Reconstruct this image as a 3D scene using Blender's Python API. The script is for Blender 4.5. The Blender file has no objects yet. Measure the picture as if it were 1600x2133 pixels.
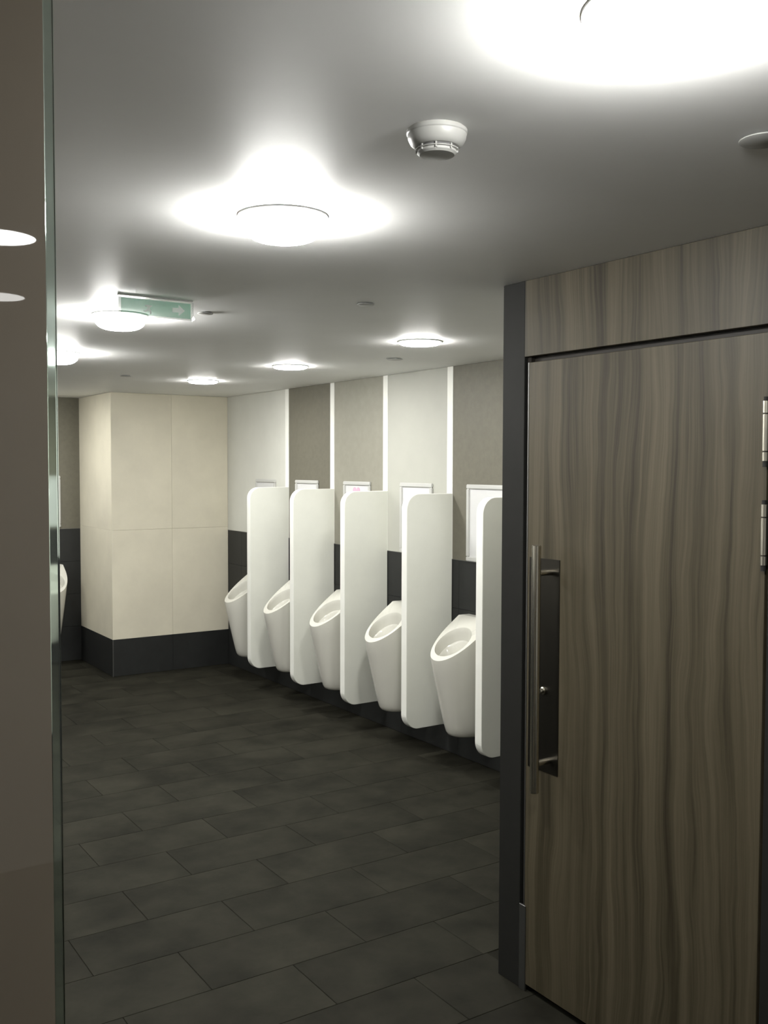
import bpy, bmesh, math, random
from mathutils import Matrix, Vector
random.seed(7)
scene = bpy.context.scene
C = scene.collection

# ------------------------------------------------------------------ camera
F_PX, W_PX = 2060.56, 1600.0
YAW, PITCH, ROLL = math.radians(33.3673), math.radians(2.6157), math.radians(0.1487)
EYE = Vector((0, 0, 1.72))
fw = Vector((math.sin(YAW)*math.cos(PITCH), math.cos(YAW)*math.cos(PITCH), -math.sin(PITCH)))
rt = Vector((math.cos(YAW), -math.sin(YAW), 0))
up = rt.cross(fw)
rt2 = rt*math.cos(ROLL) + up*math.sin(ROLL)
up2 = up*math.cos(ROLL) - rt*math.sin(ROLL)
cam_d = bpy.data.cameras.new('camera')
cam_d.sensor_fit = 'HORIZONTAL'; cam_d.sensor_width = 36.0
cam_d.lens = F_PX/W_PX*36.0
cam_d.clip_start = 0.02
cam = bpy.data.objects.new('camera', cam_d); C.objects.link(cam)
M = Matrix((rt2, up2, -fw)).transposed().to_4x4(); M.translation = EYE
cam.matrix_world = M
scene.camera = cam

# ------------------------------------------------------------------ world, light levels, exposure
world = bpy.data.worlds.new('world'); scene.world = world
world.use_nodes = True
world.node_tree.nodes['Background'].inputs[0].default_value = (0, 0, 0, 1)
world.node_tree.nodes['Background'].inputs[1].default_value = 0.0
LAMP = 165.0            # radiance of the round ceiling lamps
LAMP_COL = (1.0, 0.995, 0.955)
scene.view_settings.view_transform = 'Standard'
scene.view_settings.look = 'None'
scene.view_settings.gamma = 1.0
scene.view_settings.use_curve_mapping = False
scene.view_settings.exposure = 0.0

# ------------------------------------------------------------------ main measures (metres)
ZC = 2.317                       # ceiling
XW = 3.583                       # urinal wall
XC = 2.137                       # cubicle front
YE = 2.5316                      # end of the cubicle block
XK, YK, YB = 2.5606, 7.903, 8.777  # pillar corner, back wall
XL, YF = -1.05, -2.2             # left wall, wall behind the camera
ZB = 1.1675                      # top of the charcoal tile band
PY = [6.7726, 6.0828, 5.3948, 4.6957, 4.003]   # near faces of the screens
PT = 0.055                       # screen thickness
UC = [7.163, 6.475, 5.778, 5.076, 4.385]       # urinal centres
YP = 1.06                        # lacquered glass panel

# ------------------------------------------------------------------ materials
def new_mat(name):
    m = bpy.data.materials.new(name); m.use_nodes = True
    return m, m.node_tree, m.node_tree.nodes['Principled BSDF']

def N(nt, t, **kw):
    n = nt.nodes.new(t)
    for k, v in kw.items(): setattr(n, k, v)
    return n

def ramp(nt, fac, stops):
    r = N(nt, 'ShaderNodeValToRGB'); e = r.color_ramp.elements
    while len(e) < len(stops): e.new(0.5)
    for el, (p, c) in zip(e, stops): el.position = p; el.color = (*c, 1)
    nt.links.new(fac, r.inputs[0])
    return r.outputs[0]

def speckled(name, col, var=0.08, scale=6.0, rough=0.6, bump=0.0, spec=0.4, fine=0.0, tile=0.0, coat=0.0, coat_rough=0.03):
    """plain coating with soft uneven tone; tile = tone change from piece to piece"""
    m, nt, b = new_mat(name)
    tc = N(nt, 'ShaderNodeTexCoord')
    mp = N(nt, 'ShaderNodeMapping'); nt.links.new(tc.outputs['Object'], mp.inputs[0])
    if tile:
        oi = N(nt, 'ShaderNodeObjectInfo')
        mu = N(nt, 'ShaderNodeMath', operation='MULTIPLY'); mu.inputs[1].default_value = 37.0
        nt.links.new(oi.outputs['Random'], mu.inputs[0])
        cb = N(nt, 'ShaderNodeCombineXYZ')
        for i in range(3): nt.links.new(mu.outputs[0], cb.inputs[i])
        nt.links.new(cb.outputs[0], mp.inputs['Location'])
    no = N(nt, 'ShaderNodeTexNoise'); no.inputs['Scale'].default_value = scale
    no.inputs['Detail'].default_value = 6; no.inputs['Roughness'].default_value = 0.62
    nt.links.new(mp.outputs[0], no.inputs['Vector'])
    lo = tuple(max(0, c*(1-var)) for c in col); hi = tuple(min(1, c*(1+var)) for c in col)
    out = ramp(nt, no.outputs['Fac'], [(0.32, lo), (0.68, hi)])
    if tile:
        hs = N(nt, 'ShaderNodeHueSaturation')
        mr = N(nt, 'ShaderNodeMapRange'); mr.inputs[3].default_value = 1-tile; mr.inputs[4].default_value = 1+tile
        nt.links.new(oi.outputs['Random'], mr.inputs[0]); nt.links.new(mr.outputs[0], hs.inputs['Value'])
        nt.links.new(out, hs.inputs['Color']); out = hs.outputs[0]
    nt.links.new(out, b.inputs['Base Color'])
    b.inputs['Roughness'].default_value = rough
    b.inputs['Specular IOR Level'].default_value = spec
    b.inputs['Coat Weight'].default_value = coat
    b.inputs['Coat Roughness'].default_value = coat_rough
    if bump:
        bp = N(nt, 'ShaderNodeBump'); bp.inputs['Strength'].default_value = bump; bp.inputs['Distance'].default_value = 0.002
        n2 = N(nt, 'ShaderNodeTexNoise'); n2.inputs['Scale'].default_value = fine or 180
        nt.links.new(tc.outputs['Object'], n2.inputs['Vector'])
        nt.links.new(n2.outputs['Fac'], bp.inputs['Height']); nt.links.new(bp.outputs[0], b.inputs['Normal'])
    return m

def metal(name, col, rough=0.28):
    m, nt, b = new_mat(name)
    tc = N(nt, 'ShaderNodeTexCoord'); mp = N(nt, 'ShaderNodeMapping')
    mp.inputs['Scale'].default_value = (900, 900, 30)
    nt.links.new(tc.outputs['Object'], mp.inputs[0])
    no = N(nt, 'ShaderNodeTexNoise'); no.inputs['Scale'].default_value = 1.0; no.inputs['Detail'].default_value = 2
    nt.links.new(mp.outputs[0], no.inputs['Vector'])
    mr = N(nt, 'ShaderNodeMapRange'); mr.inputs[3].default_value = rough*0.8; mr.inputs[4].default_value = rough*1.2
    nt.links.new(no.outputs['Fac'], mr.inputs[0]); nt.links.new(mr.outputs[0], b.inputs['Roughness'])
    b.inputs['Base Color'].default_value = (*col, 1); b.inputs['Metallic'].default_value = 1
    return m

def emitter(name, col, strength):
    m, nt, b = new_mat(name)
    b.inputs['Base Color'].default_value = (0.85, 0.85, 0.85, 1)
    b.inputs['Emission Color'].default_value = (*col, 1)
    b.inputs['Emission Strength'].default_value = strength
    return m

def wood(name):
    m, nt, b = new_mat(name)
    tc = N(nt, 'ShaderNodeTexCoord')
    # slow sideways wander of the grain along its length
    wm = N(nt, 'ShaderNodeMapping'); wm.inputs['Scale'].default_value = (1, 3.0, 1.1)
    nt.links.new(tc.outputs['Object'], wm.inputs[0])
    wn = N(nt, 'ShaderNodeTexNoise'); wn.inputs['Scale'].default_value = 1.0; wn.inputs['Detail'].default_value = 3
    nt.links.new(wm.outputs[0], wn.inputs['Vector'])
    sub = N(nt, 'ShaderNodeMath', operation='SUBTRACT'); sub.inputs[1].default_value = 0.5
    nt.links.new(wn.outputs['Fac'], sub.inputs[0])
    mul = N(nt, 'ShaderNodeMath', operation='MULTIPLY'); mul.inputs[1].default_value = 0.14
    nt.links.new(sub.outputs[0], mul.inputs[0])
    cx = N(nt, 'ShaderNodeCombineXYZ'); nt.links.new(mul.outputs[0], cx.inputs[1])
    add = N(nt, 'ShaderNodeVectorMath', operation='ADD')
    nt.links.new(tc.outputs['Object'], add.inputs[0]); nt.links.new(cx.outputs[0], add.inputs[1])
    def layer(sy, sz, det, ro):
        mp = N(nt, 'ShaderNodeMapping'); mp.inputs['Scale'].default_value = (1, sy, sz)
        nt.links.new(add.outputs[0], mp.inputs[0])
        no = N(nt, 'ShaderNodeTexNoise'); no.inputs['Scale'].default_value = 1.0
        no.inputs['Detail'].default_value = det; no.inputs['Roughness'].default_value = ro
        nt.links.new(mp.outputs[0], no.inputs['Vector'])
        return no.outputs['Fac']
    broad = layer(17, 0.30, 3.5, 0.6)
    fine = layer(150, 1.6, 4, 0.7)
    mx = N(nt, 'ShaderNodeMix', data_type='FLOAT'); mx.inputs[0].default_value = 0.32
    nt.links.new(broad, mx.inputs[2]); nt.links.new(fine, mx.inputs[3])
    out = ramp(nt, mx.outputs[0], [(0.37, (0.024, 0.0185, 0.0098)), (0.45, (0.046, 0.038, 0.0215)),
                                   (0.52, (0.064, 0.053, 0.032)), (0.62, (0.088, 0.074, 0.047))])
    nt.links.new(out, b.inputs['Base Color'])
    b.inputs['Roughness'].default_value = 0.5
    b.inputs['Specular IOR Level'].default_value = 0.35
    bp = N(nt, 'ShaderNodeBump'); bp.inputs['Strength'].default_value = 0.12; bp.inputs['Distance'].default_value = 0.001
    nt.links.new(fine, bp.inputs['Height']); nt.links.new(bp.outputs[0], b.inputs['Normal'])
    return m

def clear(name, col, rough=0.02, ior=1.5):
    m, nt, b = new_mat(name)
    b.inputs['Base Color'].default_value = (*col, 1)
    b.inputs['Transmission Weight'].default_value = 1.0
    b.inputs['Roughness'].default_value = rough; b.inputs['IOR'].default_value = ior
    return m

def tinted_sheet(name, col, alpha):
    """thin see-through film: part of the light passes straight on"""
    m, nt, b = new_mat(name)
    b.inputs['Base Color'].default_value = (*col, 1); b.inputs['Alpha'].default_value = alpha
    b.inputs['Roughness'].default_value = 0.1
    return m

MT = dict(
    ceiling=speckled('ceiling_paint', (0.88, 0.88, 0.87), 0.015, 3, 0.56, 0.0, 0.8),
    plaster=speckled('white_plaster', (0.84, 0.83, 0.79), 0.05, 3, 0.7),
    light=speckled('pale_grey_panel', (0.60, 0.60, 0.55), 0.03, 4, 0.55),
    pale=speckled('off_white_panel', (0.41, 0.41, 0.365), 0.03, 4, 0.55),
    taupe=speckled('dark_taupe_panel', (0.135, 0.127, 0.097), 0.07, 30, 0.55, 0.05),
    mid=speckled('mid_taupe_panel', (0.26, 0.25, 0.205), 0.05, 20, 0.55),
    white=speckled('white_batten', (0.80, 0.80, 0.75), 0.02, 5, 0.45),
    laminate=speckled('white_laminate', (0.76, 0.765, 0.70), 0.02, 8, 0.4, 0.03, 0.45),
    ceramic=speckled('white_ceramic', (0.58, 0.57, 0.515), 0.015, 5, 0.2, 0, 0.4, coat=0.15),
    charcoal=speckled('charcoal_wall_tile', (0.018, 0.0188, 0.0182), 0.15, 7, 0.5, 0.05, 0.35, tile=0.04),
    beige=speckled('beige_wall_tile', (0.645, 0.605, 0.49), 0.06, 2.6, 0.5, 0.03, 0.4, tile=0.03),
    floor=speckled('dark_floor_tile', (0.0190, 0.0181, 0.0133), 0.40, 3.4, 0.75, 0.12, 0.06, fine=60, tile=0.05),
    grout=speckled('dark_grout', (0.0135, 0.0128, 0.0095), 0.1, 20, 0.9, 0, 0.05),
    grout_l=speckled('pale_grout', (0.66, 0.625, 0.49), 0.05, 20, 0.9),
    post=speckled('anthracite_laminate', (0.0145, 0.0145, 0.0130), 0.06, 14, 0.6, 0, 0.2),
    black=speckled('black_gap', (0.012, 0.011, 0.010), 0.1, 10, 0.7),
    brown_edge=speckled('dark_brown_jamb', (0.016, 0.013, 0.010), 0.1, 10, 0.6),
    wood=wood('grey_brown_wood_laminate'),
    steel=metal('brushed_steel', (0.68, 0.65, 0.57), 0.22),
    plate=metal('dark_bronzed_plate', (0.075, 0.070, 0.060), 0.34),
    alu=metal('edge_aluminium', (0.20, 0.20, 0.195), 0.45),
    frame=speckled('silver_white_frame', (0.50, 0.50, 0.48), 0.02, 10, 0.35, 0, 0.5),
    paper=speckled('poster_paper', (0.62, 0.62, 0.62), 0.02, 5, 0.3, 0, 0.5),
    pink=speckled('pink_print', (0.60, 0.38, 0.50), 0.1, 20, 0.4),
    lacquer=speckled('brown_lacquered_glass', (0.235, 0.20, 0.155), 0.05, 2.2, 0.5, 0, 0.3, coat=1.0, coat_rough=0.012),
    glass=clear('greenish_glass', (0.72, 0.84, 0.78), 0.04),
    plastic=speckled('white_plastic', (0.55, 0.55, 0.53), 0.015, 10, 0.35, 0, 0.5),
    detector=speckled('grey_white_plastic', (0.34, 0.34, 0.325), 0.015, 10, 0.4, 0, 0.4),
    slot=speckled('dark_slot', (0.10, 0.10, 0.10), 0.1, 10, 0.7),
    green=tinted_sheet('green_sign_film', (0.16, 0.48, 0.33), 0.42),
    sign_white=tinted_sheet('white_sign_print', (0.85, 0.9, 0.87), 0.75),
    acrylic=clear('clear_acrylic', (0.93, 0.97, 0.95), 0.0, 1.1),
    lamp=emitter('lamp_diffuser', LAMP_COL, LAMP),
    lamp_wall=emitter('urinal_lamp_diffuser', LAMP_COL, LAMP*1.2),
    lamp_entry=emitter('entry_lamp_diffuser', LAMP_COL, 46.0),
    lamp_dim=emitter('dim_lamp_diffuser', LAMP_COL, 13.0),
    led=emitter('glint_glow', (1, 1, 0.95), 14.0),  # glowing stand-in for a glint on the sign's edge
    drain=metal('drain_metal', (0.55, 0.55, 0.53), 0.3),
)

# ------------------------------------------------------------------ mesh helpers
def mesh_from(name, verts, faces, smooth=False):
    me = bpy.data.meshes.new(name); me.from_pydata(verts, [], faces); me.update()
    bm = bmesh.new(); bm.from_mesh(me); bmesh.ops.recalc_face_normals(bm, faces=bm.faces); bm.to_mesh(me); bm.free()
    if smooth:
        for p in me.polygons: p.use_smooth = True
    return me

def box_me(name, x0, x1, y0, y1, z0, z1, bev=0.0, seg=1):
    bm = bmesh.new()
    bmesh.ops.create_cube(bm, size=1.0)
    bmesh.ops.scale(bm, vec=(x1-x0, y1-y0, z1-z0), verts=bm.verts)
    bmesh.ops.translate(bm, vec=((x0+x1)/2, (y0+y1)/2, (z0+z1)/2), verts=bm.verts)
    if bev: bmesh.ops.bevel(bm, geom=bm.edges[:], offset=bev, segments=seg, affect='EDGES')
    me = bpy.data.meshes.new(name); bm.to_mesh(me); bm.free()
    return me

def obj(name, me, mat, parent=None, loc=(0, 0, 0), rz=0.0):
    o = bpy.data.objects.new(name, me); C.objects.link(o)
    if mat is not None and not me.materials: me.materials.append(MT[mat])
    o.parent = parent; o.location = loc; o.rotation_euler = (0, 0, rz)
    return o

def box(name, mat, x0, x1, y0, y1, z0, z1, parent=None, bev=0.0, seg=1):
    """box as an object whose origin is the parent's origin (or the world's)"""
    return obj(name, box_me(name, x0, x1, y0, y1, z0, z1, bev, seg), mat, parent)

def lathe_me(name, prof, n=48, smooth=True, axis_end=True):
    v, f = [], []
    for r, z in prof:
        for i in range(n):
            a = 2*math.pi*i/n; v.append((r*math.cos(a), r*math.sin(a), z))
    for k in range(len(prof)-1):
        for i in range(n):
            j = (i+1) % n; f.append((k*n+i, k*n+j, (k+1)*n+j, (k+1)*n+i))
    if prof[0][0] > 1e-6: f.append(tuple(range(n)))
    if prof[-1][0] > 1e-6: f.append(tuple((len(prof)-1)*n+i for i in range(n)))
    me = mesh_from(name, v, f)
    bm = bmesh.new(); bm.from_mesh(me)
    bmesh.ops.remove_doubles(bm, verts=bm.verts, dist=1e-6)
    bmesh.ops.recalc_face_normals(bm, faces=bm.faces); bm.to_mesh(me); bm.free()
    if smooth:
        me.set_sharp_from_angle(angle=math.radians(35))
        for p in me.polygons: p.use_smooth = True
    return me

def cyl_me(name, p0, p1, r, n=24, bev=0.0):
    p0, p1 = Vector(p0), Vector(p1); d = p1-p0; L = d.length
    prof = [(r-bev, 0), (r, bev), (r, L-bev), (r-bev, L)] if bev else [(r, 0), (r, L)]
    me = lathe_me(name, prof, n)
    q = Vector((0, 0, 1)).rotation_difference(d.normalized()).to_matrix().to_4x4()
    q.translation = p0; me.transform(q)
    return me

def prism_me(name, pts, y0, y1):
    """outline in XZ pushed along Y"""
    n = len(pts)
    v = [(x, y0, z) for x, z in pts] + [(x, y1, z) for x, z in pts]
    f = [tuple(range(n)), tuple(range(2*n-1, n-1, -1))] + [(i, (i+1) % n, n+(i+1) % n, n+i) for i in range(n)]
    return mesh_from(name, v, f)

def tag(o, label=None, cat=None, group=None, kind=None):
    if label: o['label'] = label
    if cat: o['category'] = cat
    if group: o['group'] = group
    if kind: o['kind'] = kind
    return o

def empty(name, loc, rz=0.0):
    o = bpy.data.objects.new(name, None); C.objects.link(o)
    o.empty_display_size = 0.1; o.location = loc; o.rotation_euler = (0, 0, rz)
    return o

def copy_tree(o, parent=None):
    c = o.copy(); C.objects.link(c); c.parent = parent
    for ch in list(o.children):
        copy_tree(ch, c)
    return c

def struct(name, mat, *b, parent=None):
    o = box(name, mat, *b, parent=parent)
    tag(o, kind='structure'); return o

# ------------------------------------------------------------------ shell
ceiling = struct('ceiling', 'ceiling', XL-.15, XW+.2, YF-.15, YB+.15, ZC, ZC+.12)
floor = struct('floor', 'grout', XL-.15, XW+.2, YF-.15, YB+.15, -.12, -.003)
wall_left = struct('wall_left', 'plaster', XL-.15, XL, YF-.15, YB, 0, ZC)
wall_front = struct('wall_front', 'plaster', XL, XW+.2, YF-.15, YF, 0, ZC)
wall_right = struct('wall_right', 'grout', XW+.012, XW+.2, YF, YB+.15, 0, ZC)
wall_back = struct('wall_back', 'grout', XL-.15, XW+.012, YB+.012, YB+.15, 0, ZC)

# floor tiles 600 x 300, long side along X, half bond
J = 0.0009
def tile_me(name, lx, ly, lz, bev=0.0012):
    return box_me(name, -lx/2+J, lx/2-J, -ly/2+J, ly/2-J, -lz, 0, bev)
full = tile_me('floor_tile', .6, .3, .012); full.materials.append(MT['floor'])
cut = {}
Y0 = 3.264 - 9*.3
row = 0
while Y0 + row*.3 < YB:
    ya, yb = Y0+row*.3, min(Y0+(row+1)*.3, YB)
    off = .98 if (row-9) % 2 == 0 else 1.28
    x = off - .6*5
    while x < XW:
        xmax = XW
        if ya < YE-.1: xmax = XC+.06
        xa, xb = max(x, XL), min(x+.6, xmax)
        if ya+.001 >= YK and xb > XK: xb = XK
        if xb-xa > .03 and yb-ya > .03:
            key = (round(xb-xa, 3), round(yb-ya, 3))
            if key == (.6, .3): me = full
            else:
                if key not in cut:
                    cut[key] = tile_me('floor_tile', key[0], key[1], .012); cut[key].materials.append(MT['floor'])
                me = cut[key]
            obj('tile', me, None, floor, ((xa+xb)/2, (ya+yb)/2, 0))
        x += .6
    row += 1
box('floor_slab', 'floor', XL, XW, YF, Y0-.002, -.012, 0, parent=floor)

# charcoal tile band + painted panels on the urinal wall
ROWS = [0.0, .303, .592, .880, ZB]
def band(parent, horizontal, a, b, face, step=.6, start=None, rows=ROWS, mat='charcoal', g=.0007):
    """tiles on a wall plane; horizontal 'y': wall is X = face, facing -X; 'x': wall is Y = face, facing -Y"""
    cache = {}
    for r in range(len(rows)-1):
        p = (start if start is not None else a)
        while p < b-1e-4:
            q0, q1 = max(p, a), min(p+step, b)
            if q1-q0 > .02:
                key = (round(q1-q0, 3), r)
                if key not in cache:
                    L, H = q1-q0, rows[r+1]-rows[r]
                    if horizontal == 'y': me = box_me('wall_tile', 0, .0118, -L/2+g, L/2-g, -H/2+g, H/2-g, .0007)
                    else: me = box_me('wall_tile', -L/2+g, L/2-g, 0, .0118, -H/2+g, H/2-g, .0007)
                    me.materials.append(MT[mat]); cache[key] = me
                c, z = (q0+q1)/2, (rows[r]+rows[r+1])/2
                obj('tile', cache[key], None, parent, (face, c, z) if horizontal == 'y' else (c, face, z))
            p += step
band(wall_right, 'y', YE+.05, YK, XW, start=YE+.05-.35)
box('edge_trim', 'alu', XW-.001, XW+.012, YE+.05, YK, ZB, ZB+.004, parent=wall_right)
seg = [(PY[0]+PT, YK, 'light'), (PY[1]+PT, PY[0], 'taupe'), (PY[2]+PT, PY[1], 'mid'), (PY[3]+PT, PY[2], 'pale'),
       (PY[4]+PT, PY[3], 'taupe'), (YE+.05, PY[4], 'mid')]
for a, b, m in seg:
    box('panel', m, XW, XW+.0118, a, b, ZB+.004, ZC-.001, parent=wall_right)
for y in PY:
    box('batten', 'white', XW-.004, XW+.0118, y, y+PT, ZB+.004, ZC-.001, parent=wall_right, bev=.0015)

band(wall_left, 'y', YF, YB, XL-.0118+.0118, step=1.2, start=YF)
for t in wall_left.children: t.location.x = XL-.0058; t.scale.x = 1.0
# back wall: same band, dark taupe panels
band(wall_back, 'x', XL, XK, YB, start=XL-.2)
box('edge_trim', 'alu', XL, XK, YB-.001, YB+.012, ZB, ZB+.004, parent=wall_back)
for a, b, m in [(1.93, XK, 'taupe'), (1.24, 1.875, 'pale'), (.55, 1.185, 'light'), (-.14, .495, 'pale'), (XL, -.195, 'light')]:
    box('panel', m, a, b, YB, YB+.0118, ZB+.004, ZC-.001, parent=wall_back)
for x in (1.875, 1.185, .495, -.195):
    box('batten', 'white', x, x+.055, YB-.004, YB+.0118, ZB+.004, ZC-.001, parent=wall_back, bev=.0015)

# pillar in the far corner, beige tiles over a charcoal skirting
pillar = struct('wall_pillar', 'grout_l', XK+.012, XW+.012, YK+.012, YB+.012, 0, ZC)
ZK = .303
band(pillar, 'x', XK, XW, YK, step=.514, start=XK, rows=[ZK, 1.198, ZC-.001], mat='beige', g=.0005)
band(pillar, 'y', YK+.012, YB, XK, step=.9, start=YK+.012, rows=[ZK, 1.198, ZC-.001], mat='beige', g=.0005)
skirt = struct('baseboard_pillar', 'grout', XK+.011, XW+.011, YK+.011, YB+.011, 0, ZK-.001)
band(skirt, 'x', XK, XW, YK-.001, step=.514, start=XK, rows=[0, ZK])
band(skirt, 'y', YK+.012, YB, XK-.001, step=.9, start=YK+.012, rows=[0, ZK])
box('corner_trim', 'alu', XK-.003, XK+.004, YK-.004, YK+.003, 0, ZK, parent=skirt)

# ------------------------------------------------------------------ cubicle block on the right
cub = struct('wall_cubicle', 'pale', XC+.06, XW+.012, YE-.06, YE-.005, 0, ZC-.001)
def wall_part(name, mat, *b, bev=0.0): return box(name, mat, *b, parent=cub, bev=bev)
wall_part('post', 'post', XC, XC+.10, 2.4253, YE, .0, ZC-.001, bev=.0015)
wall_part('header_panel', 'wood', XC, XC+.03, .45, 2.4250, 2.074, ZC-.001, bev=.001)
wall_part('head_jamb', 'brown_edge', XC+.030, XC+.06, 1.42, 2.4250, 2.02, 2.0735)
wall_part('side_jamb', 'brown_edge', XC+.014, XC+.06, 2.408, 2.4250, 0, 2.0735)
wall_part('post', 'post', XC, XC+.10, 1.405, 1.516, 0, 2.0735, bev=.0015)
wall_part('shoe_plate', 'alu', XC-.003, XC+.004, 2.394, 2.4245, .0, .285, bev=.001)
wall_part('back_lining', 'black', XC+.07, XC+.09, .45, 2.42, 0, 2.0735)
wall_part('panel', 'wood', XC+.005, XC+.035, YF, .45, 0, ZC-.001)
wall_part('infill_panel', 'wood', XC+.005, XC+.035, .45, 1.405, 0.02, 2.0735)

door = empty('door_1', (XC, 1.53, 0)); tag(door, 'grey-brown wood-grain cubicle door with long steel pull bar', kind='structure')
def dl(y): return y-1.53           # door local Y
DY0, DY1 = dl(1.524), dl(2.4065)
leaf = obj('leaf', box_me('leaf', 0, .035, 1.524, 2.4015, .024, 2.054, .0012), 'wood', door, (0, -1.53, 0))
leaf['label'] = 'vertical grey-brown wood-grain door leaf'
box('edge_strip', 'alu', -.0008, .034, dl(2.4016), dl(2.4062), .024, 2.054, parent=door)
pull = obj('pull_bar', cyl_me('pull_bar', (-.066, dl(2.287), .703), (-.066, dl(2.287), 1.479), .0145, 28, .0015), 'steel', door)
pull['label'] = 'vertical brushed steel pull bar'
for z in (1.392, .795):
    obj('standoff', cyl_me('standoff', (-.068, dl(2.287), z), (-.001, dl(2.287), z), .0095, 20), 'steel', pull)
pl = box('back_plate', 'plate', -.0025, .001, dl(2.251), dl(2.390), .752, 1.432, parent=door, bev=.0008)
pl['label'] = 'dark metal plate behind pull bar'
obj('lock_button', lathe_me('lock_button', [(.012, 0), (.012, .004), (.008, .007), (.0078, .013), (.006, .016), (0, .0165)], 24), 'steel', pl, (-.0025, dl(2.318), 1.012))
bpy.data.objects['lock_button'].rotation_euler = (0, -math.pi/2, 0)
obj('strike_plate', box_me('strike_plate', -.0015, .02, dl(2.4062), dl(2.4085), 1.062, 1.092), 'black', door)
def hinge(z0, z1):
    hg = empty('hinge', (-.008, 0, z0)); hg.parent = door
    H = z1-z0
    obj('hinge_leaf', box_me('hinge_leaf', .001, .0075, -.012, -.002, .004, H-.004), 'plate', hg)
    for a, b in ((.004, .17*H), (.185*H, .765*H), (.78*H, H-.004)):
        obj('knuckle', cyl_me('knuckle', (0, -.007, a), (0, -.007, b), .0085, 20, .0008), 'steel', hg)
    obj('pin', cyl_me('pin', (0, -.007, -.010), (0, -.007, H+.006), .0066, 16), 'black', hg)
for a, b in ((1.732, 1.889), (1.474, 1.634), (.06, .218)): hinge(a, b)

# ------------------------------------------------------------------ screens between the urinals
def screen_me():
    R, Xf, z0, z1 = .085, 3.253, .183, 1.561
    pts = [(XW-.0042, z0), (XW-.0042, z1)]
    for k in range(13):
        a = math.pi/2 + k*math.pi/24; pts.append((Xf+R+R*math.cos(a), z1-R+R*math.sin(a)))
    for k in range(13):
        a = math.pi + k*math.pi/24; pts.append((Xf+R+R*math.cos(a), z0+R+R*math.sin(a)))
    pts = [(x-XW, z) for x, z in pts]
    me = prism_me('screen', pts, 0, PT)
    bm = bmesh.new(); bm.from_mesh(me)
    eds = [e for e in bm.edges if abs(e.verts[0].co.y-e.verts[1].co.y) < 1e-6 and min(v.co.x for v in e.verts) < -.02]
    bmesh.ops.bevel(bm, geom=eds, offset=.0012, segments=1, affect='EDGES'); bm.to_mesh(me); bm.free()
    me.materials.append(MT['laminate']); return me, pts
sm, spts = screen_me()
def lit_edge_me():
    # whiter strip painting the lamplit edge; it follows the outline, a little proud of it
    n = len(spts)-1; v, f = [], []
    P = [spts[1]]+spts[2:]+[spts[0]]
    cx, cz = -.16, .872
    nrm = []
    for k in range(len(P)):
        a, b = P[max(k-1, 0)], P[min(k+1, len(P)-1)]
        tx, tz = b[0]-a[0], b[1]-a[1]; L = math.hypot(tx, tz); nx, nz = tz/L, -tx/L
        if nx*(P[k][0]-cx)+nz*(P[k][1]-cz) < 0: nx, nz = -nx, -nz
        nrm.append((nx, nz))
    for (x, z), (nx, nz) in zip(P, nrm):
        for o_, y in ((.0002, .0015), (.0012, .0022), (.0012, PT-.0022), (.0002, PT-.0015)): v.append((x+nx*o_, y, z+nz*o_))
    for k in range(len(P)-1):
        for j in range(4): f.append((k*4+j, k*4+(j+1) % 4, (k+1)*4+(j+1) % 4, (k+1)*4+j))
    f += [(0, 1, 2, 3), tuple(len(v)-4+j for j in range(4))]
    me = mesh_from('lit_edge', v, f); me.materials.append(MT['white']); return me
ebm = lit_edge_me()
order = ['white screen nearest the pillar, first of the row', 'white screen second from the pillar', 'white screen in the middle of the row of five',
         'white screen fourth from the pillar, second from the cubicle', 'white screen nearest the cubicle, partly hidden by its post']
for y, lab in zip(PY, order):
    s = obj('urinal_screen', sm, None, None, (XW, y, 0))
    obj('lit_edge', ebm, None, s)
    tag(s, lab, 'screen', 'white screens between the urinals')

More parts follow.
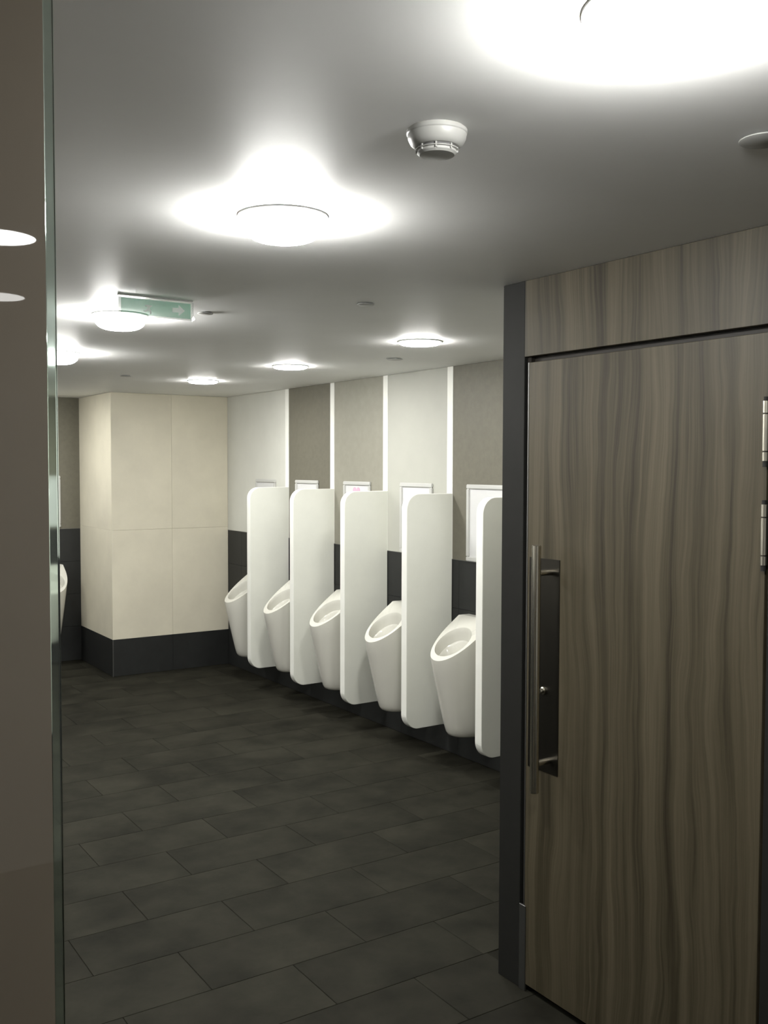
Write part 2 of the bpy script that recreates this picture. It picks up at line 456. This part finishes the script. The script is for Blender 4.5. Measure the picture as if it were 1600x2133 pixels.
# ------------------------------------------------------------------ urinals (local: -x to the front, wall at x = 0)
def urinal_me():
    n = 56
    ztop, zbot, led, sl = .862, .205, .072, .76
    def outline(d0, a, b, bw):
        """half outline from wall (+y) round the front to wall (-y): list of (d, y)"""
        pts = []
        for k in range(10): 
            t = k/10; pts.append((d0*t, bw+(b-bw)*t))
        for k in range(n-19):
            an = math.pi/2 - math.pi*k/(n-20)
            c, s = math.cos(an), math.sin(an)
            e = .94
            pts.append((d0+a*abs(c)**e, b*math.copysign(abs(s)**e, s)))
        for k in range(9, -1, -1):
            t = k/10; pts.append((d0*t, -(bw+(b-bw)*t)))
        return pts
    def rim_z(d): return ztop if d <= led else ztop-(d-led)*sl
    top = outline(.145, .208, .156, .148)
    m = len(top)
    v, f = [], []
    rows = [(0.0, 1), (.03, .993), (.2, .865), (.45, .655), (.7, .435), (.86, .285), (.94, .19), (.98, .09), (1.0, -.07)]
    bot = outline(.10, .135, .088, .088)
    for t, w in rows:
        for (d1, y1), (d2, y2) in zip(top, bot):
            z = rim_z(d1)*(1-t) + zbot*t
            d = d2+(d1-d2)*w; y = y2+(y1-y2)*w
            v.append((-max(d, 0), y, z))
    R = len(rows)
    for r in range(R-1):
        for i in range(m-1):
            f.append((r*m+i, r*m+i+1, (r+1)*m+i+1, (r+1)*m+i))
    f.append(tuple((R-1)*m+i for i in range(m)))                    # underside
    f.append(tuple([r*m for r in range(R)] + [r*m+m-1 for r in range(R-1, -1, -1)]))   # back
    # ledge: outline points with d <= led, closed at the front edge of the ledge
    nl = sum(1 for d, y in top if d <= led+1e-9)//2
    # opening loop in the sloped plane, matched to the outline points nl .. m-nl-1 plus the ledge edge
    cd, ca, cb = .229, .094, .119
    outer = list(range(nl-1, m-nl+1))
    k0 = len(v)
    edge_n = 20
    (dA, yA), (dB, yB) = top[nl-1], top[m-nl]
    extra = []
    for k in range(1, edge_n):
        t = k/edge_n; v.append((-(dB+(dA-dB)*t), yB+(yA-yB)*t, ztop)); extra.append(k0+k-1)
    f.append(tuple([i for i in range(nl)] + extra[::-1] + list(range(m-nl, m))))    # ledge top
    loop = outer + extra
    base = len(v); q = len(loop)
    angs = []
    for i in loop:
        x, y, z = v[i]; angs.append(math.atan2(y/cb, (-x-cd)/ca*1.0))
    rings = [(1.0, 0, 0), (.985, .004, 0), (.97, .03, 0), (.955, .062, 0), (.945, .080, 0), (.90, .075, .001), (.82, .088, .003), (.66, .14, .008), (.44, .20, .014), (.22, .24, .02), (.09, .245, .02)]
    for s, dz, sh in rings:
        for an in angs:
            d = cd + ca*s*math.cos(an) - sh; y = cb*s*math.sin(an)
            dd = cd + ca*math.cos(an)
            zr = rim_z(dd)
            drop = dz
            zflat = rim_z(cd)-.06
            k = min(1, max(0, (dz-.1)/.15))
            v.append((-d, y, (zr-drop)*(1-k) + (zflat-drop)*k))
    for i in range(q):
        j = (i+1) % q; f.append((loop[i], loop[j], base+j, base+i))
    for r in range(len(rings)-1):
        for i in range(q):
            j = (i+1) % q; f.append((base+r*q+i, base+r*q+j, base+(r+1)*q+j, base+(r+1)*q+i))
    f.append(tuple(base+(len(rings)-1)*q+i for i in range(q)))
    me = mesh_from('urinal', v, f)
    me.materials.append(MT['ceramic'])
    for p in me.polygons: p.use_smooth = True
    me.set_sharp_from_angle(angle=math.radians(50))
    return me
um = urinal_me()
def add_urinal(loc, rz, lab):
    u = obj('urinal', um, None, None, loc, rz)
    md = u.modifiers.new('rounded_edges', 'BEVEL'); md.width = .0045; md.segments = 3; md.limit_method = 'ANGLE'; md.angle_limit = math.radians(42)
    md.harden_normals = True
    d = obj('drain', lathe_me('drain', [(.018, 0), (.018, .003), (.012, .005), (0, .005)], 20), 'drain', u, (-.205, 0, .4365))
    tag(u, lab, 'urinal', 'white wall urinals')
    return u
ulab = ['white ceramic urinal between the beige pillar and the first screen', 'white ceramic urinal between the first and second screens from the pillar',
        'white ceramic urinal between the second and third screens from the pillar', 'white ceramic urinal between the third and fourth screens from the pillar',
        'white ceramic urinal nearest the cubicle, largest in view']
for y, lab in zip(UC, ulab): add_urinal((XW, y, 0), 0, lab)
add_urinal((2.235, YB, 0), -math.pi/2*-1, 'white ceramic urinal on the far wall, half hidden by the brown panel')

# ------------------------------------------------------------------ poster frames (local like the urinals)
def snap_frame(loc, rz, lab, pink=False):
    t = empty('poster_frame', loc, rz); tag(t, lab, 'frame', 'poster frames above the urinals')
    W2, H, rw = .174, .447, .026
    for nm, b in (('top_rail', (-W2, W2, H-rw, H)), ('bottom_rail', (-W2, W2, 0, rw)), ('side_rail', (-W2, -W2+rw, rw, H-rw)), ('side_rail', (W2-rw, W2, rw, H-rw))):
        obj(nm, box_me(nm, -.0135, -.0002, b[0], b[1], b[2], b[3], .004, 3), 'frame', t)
    pp = obj('poster', box_me('poster', -.0045, -.0006, -W2+rw-.004, W2-rw+.004, rw-.004, H-rw+.004), 'paper', t)
    if pink:
        pts = []
        for k in range(40):
            a = 2*math.pi*k/40
            x = 16*math.sin(a)**3; z = 13*math.cos(a)-5*math.cos(2*a)-2*math.cos(3*a)-math.cos(4*a)
            pts.append((x*.0030, z*.0030))
        n = len(pts)
        v = [(-.0046, y+.005, z+.372) for y, z in pts] + [(-.0052, y+.005, z+.372) for y, z in pts]
        f = [tuple(range(n)), tuple(range(2*n-1, n-1, -1))] + [(i, (i+1) % n, n+(i+1) % n, n+i) for i in range(n)]
        h = obj('print', mesh_from('print', v, f), 'pink', pp); h['label'] = 'pink printed shape'
    return t
fl = ['pale poster frame on light grey panel next to the pillar', 'white poster frame on the far dark taupe panel', 'poster frame with pink print on mid taupe panel',
      'white poster frame on the off-white wall panel', 'white poster frame on dark taupe panel beside the cubicle post']
for i, (y, lab) in enumerate(zip([7.163, 6.481, 5.772, 5.068, 4.378], fl)):
    snap_frame((XW, y, 1.172), 0, lab, i == 2)
snap_frame((2.217, YB, 1.187), math.pi/2, 'poster frame on the far wall, only its edge showing past the brown panel')

# ------------------------------------------------------------------ ceiling lamps
ring_me = lathe_me('trim_ring', [(.108, 0), (.108, -.004), (.105, -.006), (.09, -.006)], 56); ring_me.materials.append(MT['plastic'])
flat_ring = lathe_me('trim_ring', [(.094, 0), (.112, 0), (.112, -.003), (.107, -.005), (.094, -.005), (.094, 0)], 56); flat_ring.materials.append(MT['plastic'])
def dome_me(H, mat='lamp'):
    R, z0 = .1, -.0061
    prof = [(R*math.cos(a)**.55, z0-H*math.sin(a)**.8) for a in [k*math.pi/2/14 for k in range(14)]] + [(0, z0-H)]
    me = lathe_me('diffuser', prof, 56); me.materials.append(MT[mat]); return me
def diff_me(mat):
    me = lathe_me('diffuser', [(.096, 0), (.096, -.003), (.092, -.006), (0, -.007)], 56); me.materials.append(MT[mat]); return me
dome, low, flat, dmd = dome_me(.055), dome_me(.014, 'lamp_wall'), diff_me('lamp_entry'), diff_me('lamp_dim')
lamps = [((1.03, .90), 'glaring round ceiling lamp at the upper right corner'), ((1.112, 2.13), 'large glaring round ceiling lamp left of the smoke detector'),
         ((1.291, 3.857), 'round ceiling lamp behind the green exit sign'), ((1.45, 5.323), 'small round ceiling lamp beside the glass edge of the brown panel'),
         ((2.75, 3.868), 'round ceiling lamp nearest the cubicle, above the urinals'), ((2.781, 5.238), 'round ceiling lamp in the middle of the urinal row'),
         ((2.76, 6.493), 'round ceiling lamp in front of the pillar'), ((.589, 2*YP-2.72), 'round ceiling lamp mirrored brightly in the brown panel'),
         ((.787, 2*YP-3.671), 'dim round ceiling lamp mirrored faintly in the brown panel'),
         ((1.75, 8.0), 'round ceiling lamp left of the pillar, hidden by the brown panel'), ((.3, 7.2), 'added unseen round ceiling lamp deep behind the brown panel'),
         ((-.3, 4.0), 'added unseen round ceiling lamp nearest along the left aisle behind the brown panel'),
         ((-.3, 5.6), 'added unseen round ceiling lamp farther along the left aisle behind the brown panel')]  # last three lamps are unseen, added to brighten the ceiling
for i, ((x, y), lab) in enumerate(lamps):
    t = empty('ceiling_lamp', (x, y, ZC)); tag(t, lab, 'lamp', 'round ceiling lamps')
    obj('trim_ring', flat_ring if i in (7, 8) else ring_me, None, t); obj('diffuser', dmd if i == 8 else flat if i == 7 else low if i in (4, 5, 6) or i > 8 else dome, None, t)

# ------------------------------------------------------------------ smoke detector, sprinkler caps
sd = empty('smoke_detector', (1.056, 1.436, ZC)); tag(sd, 'white domed smoke detector on the ceiling', 'smoke detector')
obj('base', lathe_me('base', [(.050, 0), (.050, -.003), (.054, -.0035), (.054, -.010), (.0525, -.012), (0, -.012)], 48), 'detector', sd)
obj('housing', lathe_me('housing', [(.0525, -.012), (.0515, -.020), (.047, -.030), (.040, -.036), (.0385, -.0365), (0, -.0365)], 48), 'detector', sd)
ch = obj('sensor_cap', lathe_me('sensor_cap', [(.0385, -.0412), (.0385, -.0425), (.0365, -.0435), (0, -.0435)], 48), 'detector', sd)
obj('slot_band', lathe_me('slot_band', [(.0345, -.0365), (.0345, -.0412), (0, -.0412)], 48), 'slot', sd)
obj('end_cap', lathe_me('end_cap', [(.0345, -.0435), (.0345, -.0465), (.0352, -.0466), (.0352, -.048), (.031, -.052), (.018, -.0535), (0, -.054)], 48), 'detector', sd)
for k in range(8):
    a = 2*math.pi*k/8+.9
    obj('rib', box_me('rib', .0345, .0375, -.0014, .0014, -.0475, -.0364), 'detector', sd, rz=a)
for c_ in sd.children: c_.scale.z = .88
def cap(x, y, r, lab):
    t = empty('sprinkler_cap', (x, y, ZC)); tag(t, lab, 'ceiling cap', 'small white ceiling caps')
    obj('neck', lathe_me('neck', [(r*.8, 0), (r*.8, -.003), (0, -.003)], 32), 'slot', t)
    obj('cover', lathe_me('cover', [(r, -.003), (r, -.005), (r*.93, -.0065), (0, -.007)], 40), 'detector', t)
cap(1.951, 3.088, .032, 'small white ceiling cap between two lamps in mid ceiling')
cap(3.071, 4.561, .044, 'white ceiling cap just behind the lamp nearest the cubicle')
cap(2.181, 6.411, .036, 'white ceiling cap near the pillar top')
cap(1.577, 1.143, .045, 'white ceiling cap at the right edge above the cubicle')
cap(1.55, 3.62, .03, 'white ceiling cap just beyond the exit sign')

# ------------------------------------------------------------------ exit sign
es = empty('exit_sign', (1.2675, 3.397, ZC)); tag(es, 'see-through green emergency exit sign hanging from the ceiling', 'exit sign')
obj('mounting_bar', box_me('mounting_bar', -.138, .138, -.005, .005, -.004, 0, .001), 'detector', es)
pane = obj('pane', box_me('pane', -.1355, .1355, -.003, .003, -.071, -.008, .0008), 'acrylic', es)
obj('green_field', box_me('green_field', -.128, .128, -.0046, -.0038, -.066, -.012), 'green', pane)
av = [(.058, .008), (.082, .008), (.082, .020), (.106, 0), (.082, -.020), (.082, -.008), (.058, -.008)]
ar = prism_me('arrow', [(x, z) for x, z in av], -.0056, -.0050)
ar.transform(Matrix.Rotation(math.radians(40), 4, 'Y') if False else Matrix.Identity(4))
ao = obj('arrow', ar, 'sign_white', pane, (0, 0, -.039))
# stepping figure of the exit pictogram: one outline
fig = [(-.012, .010), (-.004, .014), (.006, .010), (.014, .012), (.016, .009), (.007, .005), (.004, -.002), (.012, -.008), (.010, -.020),
       (.006, -.020), (.006, -.010), (-.002, -.008), (-.008, -.012), (-.018, -.012), (-.018, -.008), (-.010, -.006), (-.004, .002), (-.006, .008), (-.012, .004), (-.015, .006)]
obj('pictogram', prism_me('pictogram', fig, -.0056, -.0050), 'sign_white', pane, (-.03, 0, -.042))
obj('edge_glint', lathe_me('edge_glint', [(0, .007), (.0022, .003), (.0048, -.002), (.0040, -.006), (0, -.0078)], 16), 'led', es, (.1400, -.002, -.062))  # self-lit drop in place of the lamp's glint on the pane edge
obj('end_clip', box_me('end_clip', .1362, .1392, -.003, .003, -.074, -.008, .0006), 'frame', es)

# ------------------------------------------------------------------ brown lacquered glass panel at the left
gp = empty('glass_wall_panel', (0, YP, 0)); tag(gp, 'brown lacquered glass panel filling the left edge, mirroring lamps', 'panel')
obj('lacquered_sheet', box_me('lacquered_sheet', XL+.002, .2767, 0, .030, .0005, ZC-.001), 'lacquer', gp)
e_ = obj('glass_edge', box_me('glass_edge', .2767, .2876, 0, .0095, .0005, ZC-.001, .0008), 'glass', gp)
e_['label'] = 'greenish clear glass edge strip'
